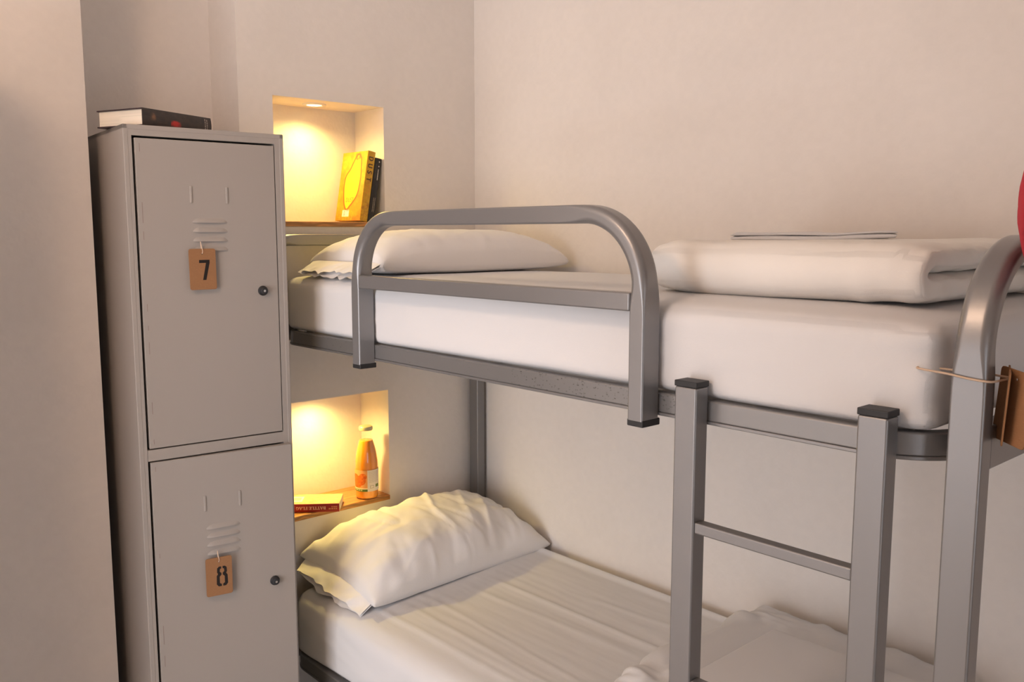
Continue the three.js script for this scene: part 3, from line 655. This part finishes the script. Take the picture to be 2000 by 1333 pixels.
{
  seed = 5;
  const amber = (c, w, h) => {
    c.fillStyle = '#d9970a'; c.fillRect(0, 0, w, h);
    for (let i = 0; i < 260; i++) { c.fillStyle = ['rgba(250,204,40,.12)', 'rgba(214,120,10,.12)', 'rgba(196,96,10,.09)'][i % 3]; c.beginPath(); c.arc(rnd() * w, rnd() * h, 10 + 50 * rnd(), 0, 7); c.fill(); }
  };
  const cover = paperMat(canvasTex(768, 512, (c, w, h) => {
    amber(c, w, h);
    c.save(); c.translate(w, 0); c.rotate(Math.PI / 2);            // upright page, 512 wide, 768 tall; foot of the page at y = 768
    const P = [[318, 14], [392, 60], [404, 150], [424, 262], [418, 380], [402, 468], [352, 540], [262, 610], [206, 662], [150, 600], [118, 500], [98, 380], [112, 262], [196, 196], [240, 120]];
    const trace = () => { c.beginPath(); P.forEach((p, i) => { const q = P[(i + 1) % P.length]; const mx = (p[0] + q[0]) / 2, my = (p[1] + q[1]) / 2; i ? c.quadraticCurveTo(p[0], p[1], mx, my) : c.moveTo(mx, my); }); c.quadraticCurveTo(P[0][0], P[0][1], (P[0][0] + P[1][0]) / 2, (P[0][1] + P[1][1]) / 2); c.closePath(); };
    trace(); c.fillStyle = '#e9c81c'; c.fill();
    for (const [lw, col] of [[30, 'rgba(206,96,8,.45)'], [14, 'rgba(166,66,10,.7)'], [6, 'rgba(104,40,8,.85)']]) { trace(); c.lineWidth = lw; c.strokeStyle = col; c.stroke(); }
    for (let i = 0; i < 60; i++) { c.fillStyle = 'rgba(206,80,16,.16)'; c.beginPath(); c.arc(280 + 90 * rnd(), 20 + 70 * rnd(), 6 + 16 * rnd(), 0, 7); c.fill(); }
    for (let r = 0; r < 12; r++) strokes(c, 170 + 10 * rnd(), 190 + r * 26, 7, 20, 5, 'rgba(150,120,20,.35)');
    c.fillStyle = 'rgba(90,80,10,.95)'; c.font = '66px sans-serif'; c.fillText('DUST', 172, 560);
    for (let i = 0; i < 90; i++) { c.strokeStyle = 'rgba(160,70,10,.5)'; c.lineWidth = 2 + 4 * rnd(); c.beginPath(); const x = rnd() * 512, y = 690 + 75 * rnd(); c.moveTo(x, y); c.lineTo(x + 60 * (rnd() - 0.5), y + 40 * (rnd() - 0.5)); c.stroke(); }
    for (let i = 0; i < 40; i++) { c.fillStyle = 'rgba(214,96,16,.14)'; c.beginPath(); c.arc(rnd() * 512, 740 + 30 * rnd(), 12 + 26 * rnd(), 0, 7); c.fill(); }
    c.fillStyle = '#f4f0e2'; c.fillRect(130, 650, 140, 74);
    c.fillStyle = '#55607a'; for (let i = 0; i < 9; i++) c.fillRect(160, 658 + i * 7, 18 + 14 * rnd(), 3.5); c.fillRect(210, 656, 52, 6);
    c.restore();
  }));
  const spine = paperMat(canvasTex(1024, 128, (c, w, h) => {
    c.fillStyle = '#c79a12'; c.fillRect(0, 0, w, h);
    for (let i = 0; i < 160; i++) { c.fillStyle = ['rgba(226,180,30,.12)', 'rgba(160,104,10,.10)'][i % 2]; c.beginPath(); c.arc(rnd() * w, rnd() * h, 8 + 28 * rnd(), 0, 7); c.fill(); }
    c.save(); c.translate(w, h); c.rotate(Math.PI);               // reads from the head of the book downwards
    c.fillStyle = '#4a3208'; c.font = 'bold 112px sans-serif'; 'DUST'.split('').forEach((ch, i) => c.fillText(ch, 70 + i * 104, 105));
    strokes(c, 500, 34, 3, 34, 10, 'rgba(220,130,20,.8)'); strokes(c, 500, 76, 3, 34, 10, 'rgba(220,130,20,.8)');
    for (let i = 0; i < 60; i++) { c.strokeStyle = 'rgba(120,56,10,.55)'; c.lineWidth = 2 + 4 * rnd(); c.beginPath(); const x = 760 + 260 * rnd(), y = h * rnd(); c.moveTo(x, y); c.lineTo(x + 50 * (rnd() - 0.5), y + 50 * (rnd() - 0.5)); c.stroke(); }
    c.restore();
  }));
  const lean = 0.172, sh = 1.588;
  const dust = book('paperback_book', 'yellow paperback book leaning upright in the upper wall niche', 0.232, 0.15, 0.029, { top: cover, bottom: cover, spine }, 'books leaning in the upper niche');
  standing(dust, 0, 0, lean, 0.02, 0.029);
  // lower edge of the leaning book: local x = -l/2; bottom right corner (local y = 0) at (xr, sh)
  const place = (o, l, xr, z) => { o.position.set(xr + Math.sin(lean) * l / 2, sh + 0.0008 + Math.cos(lean) * l / 2, z); };
  place(dust, 0.232, -0.4605, -0.083);
  seed = 23;
  const bs = paperMat(canvasTex(1024, 128, (c, w, h) => {
    c.fillStyle = '#16120f'; c.fillRect(0, 0, w, h); c.save(); c.translate(w, h); c.rotate(Math.PI);
    c.fillStyle = '#d8cdbc'; c.beginPath(); c.arc(54, 40, 13, 0, 7); c.fill(); c.beginPath(); c.arc(128, 40, 12, 0, 7); c.fill();
    strokes(c, 176, 32, 9, 15, 20, 'rgba(226,216,200,.9)'); strokes(c, 100, 92, 16, 11, 4, 'rgba(190,176,156,.6)');
    strokes(c, 640, 30, 12, 15, 10, 'rgba(206,190,166,.8)'); strokes(c, 640, 60, 12, 15, 10, 'rgba(206,190,166,.8)'); c.restore();
  }));
  const blk = new THREE.MeshStandardMaterial({ color: new THREE.Color(0.012, 0.009, 0.008), roughness: 0.5 });
  const bb = book('paperback_book', 'thin black paperback book leaning between the yellow book and niche side', 0.211, 0.135, 0.024, { top: blk, bottom: blk, spine: bs }, 'books leaning in the upper niche');
  standing(bb, 0, 0, lean, 0, 0.024); place(bb, 0.211, -0.4315, -0.078);
  seed = 63;
  const rs = paperMat(canvasTex(1024, 160, (c, w, h) => {
    c.fillStyle = '#9c1a0c'; c.fillRect(0, 0, w, h);
    for (let i = 0; i < 120; i++) { c.fillStyle = 'rgba(120,14,8,.10)'; c.fillRect(rnd() * w, rnd() * h, 20 + 90 * rnd(), 3 + 10 * rnd()); }
    c.save(); c.translate(w, h); c.rotate(Math.PI);
    strokes(c, 40, 52, 4, 28, 24, 'rgba(226,170,110,.85)'); strokes(c, 40, 90, 4, 28, 24, 'rgba(226,170,110,.85)');
    c.fillStyle = '#efc6a4'; c.font = 'bold 80px serif'; c.fillText('BATTLE FLAG', 246, 110, 560); c.restore();
  }));
  const rc = paperMat(canvasTex(768, 512, (c, w, h) => {
    c.fillStyle = '#cfae78'; c.fillRect(0, 0, w, h);
    for (let i = 0; i < 300; i++) { c.fillStyle = ['rgba(232,212,160,.14)', 'rgba(150,116,70,.12)', 'rgba(110,90,60,.10)'][i % 3]; c.beginPath(); c.arc(rnd() * w, rnd() * h, 8 + 30 * rnd(), 0, 7); c.fill(); }
    for (let r = 0; r < 9; r++) strokes(c, 260, 90 + r * 34, 10, 22, 7, 'rgba(90,70,50,.4)');
    c.fillStyle = '#f4ecd8'; c.fillRect(60, 120, 170, 260); c.fillStyle = '#d6c49a'; c.fillRect(90, 170, 110, 150);
    c.fillStyle = '#d98a6a'; c.fillRect(0, h - 22, w, 22);
  }));
  const rb = book('paperback_book', 'red spined paperback book lying in the lower wall niche', 0.178, 0.112, 0.027, { top: rc, bottom: rc, spine: rs });
  const a = -Math.atan2(0.61, 0.79); rb.rotation.y = a;
  // right end of the spine at (-.622, .052)
  const X = [Math.cos(a), -Math.sin(a)], Z = [Math.sin(a), Math.cos(a)];
  rb.position.set(-0.624 - X[0] * 0.089 - Z[0] * 0.056, 0.6455, 0.050 - X[1] * 0.089 - Z[1] * 0.056);
}

// ---------------------------------------------------------------- juice bottle
{
  const o = thing('juice_bottle', 'glass bottle of orange juice standing in the lower wall niche', 'bottle', [-0.466, 0.6455, -0.03], 0);
  const out = [[0, 0], [0.034, 0], [0.0385, 0.004], [0.0395, 0.012], [0.0395, 0.115], [0.0385, 0.135], [0.034, 0.165], [0.027, 0.192], [0.0225, 0.205], [0.0205, 0.215], [0.0205, 0.234], [0.022, 0.236], [0.022, 0.243]];
  const crv = new THREE.SplineCurve(out.slice(3).map(p => new THREE.Vector2(...p))).getPoints(40);
  const pts = [...out.slice(0, 3).map(p => new THREE.Vector2(...p)), ...crv];
  part('glass', new THREE.LatheGeometry(pts, 48), M.glassThin, o);
  const jp = []; for (const p of pts) if (p.y <= 0.203) jp.push(new THREE.Vector2(Math.max(0, p.x - 0.0016), Math.max(0.003, p.y)));
  const last = jp[jp.length - 1]; jp.push(new THREE.Vector2(0, last.y));
  part('juice', new THREE.LatheGeometry(jp, 48), M.juice, o);
  const cap = [[0, 0.2505], [0.0205, 0.2505], [0.0228, 0.2485], [0.0235, 0.245], [0.0235, 0.238], [0.0228, 0.2365], [0.0215, 0.2365]].map(p => new THREE.Vector2(...p));
  part('cap', new THREE.LatheGeometry(cap, 48), M.capGold, o);
  // wrapped label: open cylinder
  seed = 88;
  const lab = canvasTex(1024, 360, (c, w, h) => {
    c.fillStyle = '#f3dcb8'; c.fillRect(0, 0, w, h);
    for (let k = 0; k < 2; k++) {
      const x0 = k * 512;
      c.fillStyle = '#eda765'; c.fillRect(x0, 0, 256, h);
      for (const [x, y, r] of [[60, 150, 80], [150, 175, 84], [95, 240, 72], [190, 110, 56]]) { c.fillStyle = '#e06a1c'; c.beginPath(); c.arc(x0 + x, y, r, 0, 7); c.fill(); for (let i = 0; i < 40; i++) { c.fillStyle = i % 2 ? 'rgba(245,150,50,.22)' : 'rgba(196,70,14,.2)'; c.beginPath(); c.arc(x0 + x + (rnd() - 0.5) * r * 1.4, y + (rnd() - 0.5) * r * 1.4, 4 + 14 * rnd(), 0, 7); c.fill(); } }
      c.fillStyle = '#f6dfb4'; c.fillRect(x0, 300, 256, 26); c.fillStyle = '#4d6a2a'; c.fillRect(x0, 322, 256, 38);
      strokes(c, x0 + 14, 330, 5, 26, 16, 'rgba(240,226,160,.8)');
      c.fillStyle = '#ece2da'; c.fillRect(x0 + 256, 0, 256, h);
      for (let r = 0; r < 13; r++) strokes(c, x0 + 278, 26 + r * 15, 8, 15, 4, 'rgba(110,100,96,.5)');
      c.fillStyle = '#7a8a52'; c.fillRect(x0 + 380, 250, 70, 50); c.strokeStyle = '#7d7a60'; c.lineWidth = 4; c.strokeRect(x0 + 296, 262, 50, 44);
      c.fillStyle = '#6d6460'; for (let i = 0; i < 8; i++) c.fillRect(x0 + 474 + i * 4, 236, 2, 86);
    }
  });
  const lg = new THREE.CylinderGeometry(0.0401, 0.0401, 0.074, 48, 1, true).translate(0, 0.066, 0);
  const lb = part('label', lg, new THREE.MeshStandardMaterial({ color: 0xffffff, map: lab, roughness: 0.7, side: THREE.DoubleSide }), o);
  lb.rotation.y = 4.2;
}

// ---------------------------------------------------------------- at the foot of the bed
{
  const kraft = new THREE.MeshStandardMaterial({ color: 0xffffff, map: tagTexture(0), roughness: 0.9 });
  const o = thing('bed_tag', 'brown card tags on a string tied to the bunk foot post', 'tag', [-0.79, 1.366, 2.073]);
  const a = part('card', cardGeo, kraft, o); a.rotation.set(0.05, 0.35, 0.04); a.position.set(0.016, 0, 0.006);
  const b = part('card', cardGeo, kraft, o); b.rotation.set(0.05, 0.95, 0.04); b.position.set(0.006, 0, 0.02);
  part('string', tube([V(0.02, -0.012, 0.012), V(0.008, -0.015, 0.002), V(-0.03, -0.014, -0.0035), V(-0.0335, -0.012, -0.03), V(-0.033, -0.009, -0.054), V(-0.028, -0.006, -0.1), V(-0.012, -0.006, -0.098), V(0.0035, -0.008, -0.06), V(0.0075, -0.008, -0.03), V(0.008, -0.01, 0.0), V(0.02, -0.0125, 0.009)], 0.0016, 90), M.string, o);
}
{
  // red pouch hanging over the top tube at the foot
  const o = thing('red_pouch', 'red fabric pouch hanging on the bunk foot rail at the right edge', 'pouch', [-0.73, 1.588, 2.122]);
  const pos = [], idx = [], n = 40, m = 28;
  for (let i = 0; i <= n; i++) for (let j = 0; j < m; j++) {
    const f = -Math.PI / 2 + Math.PI * i / n, th = 2 * Math.PI * j / m, k = Math.pow(Math.cos(f), 0.75), wr = 1 + 0.04 * fbm(2 * Math.cos(th), 2 * Math.sin(f), 2 * Math.sin(th));
    pos.push(0.105 * k * Math.cos(th) * wr, 0.105 * Math.sin(f), 0.05 * k * Math.sin(th) * wr);
  }
  for (let i = 0; i < n; i++) for (let j = 0; j < m; j++) { const a = i * m + j, b = i * m + (j + 1) % m; idx.push(a, a + m, b, b, a + m, b + m); }
  const g = new THREE.BufferGeometry(); g.setAttribute('position', new THREE.Float32BufferAttribute(pos, 3)); g.setIndex(idx);
  const mg = mergeVertices(g, 1e-5); mg.computeVertexNormals();
  part('bag', metricUV(mg), M.red, o);
  part('strap', tube([V(0.09, 0.03, -0.02), V(0.18, 0.01, -0.045), V(0.21, -0.028, -0.055), V(0.21, -0.036, -0.08), V(0.21, -0.044, -0.106), V(0.21, -0.084, -0.106), V(0.19, -0.08, -0.05), V(0.09, -0.03, -0.02)], 0.003, 50), M.red, o);
}

renderer.render(scene, camera);
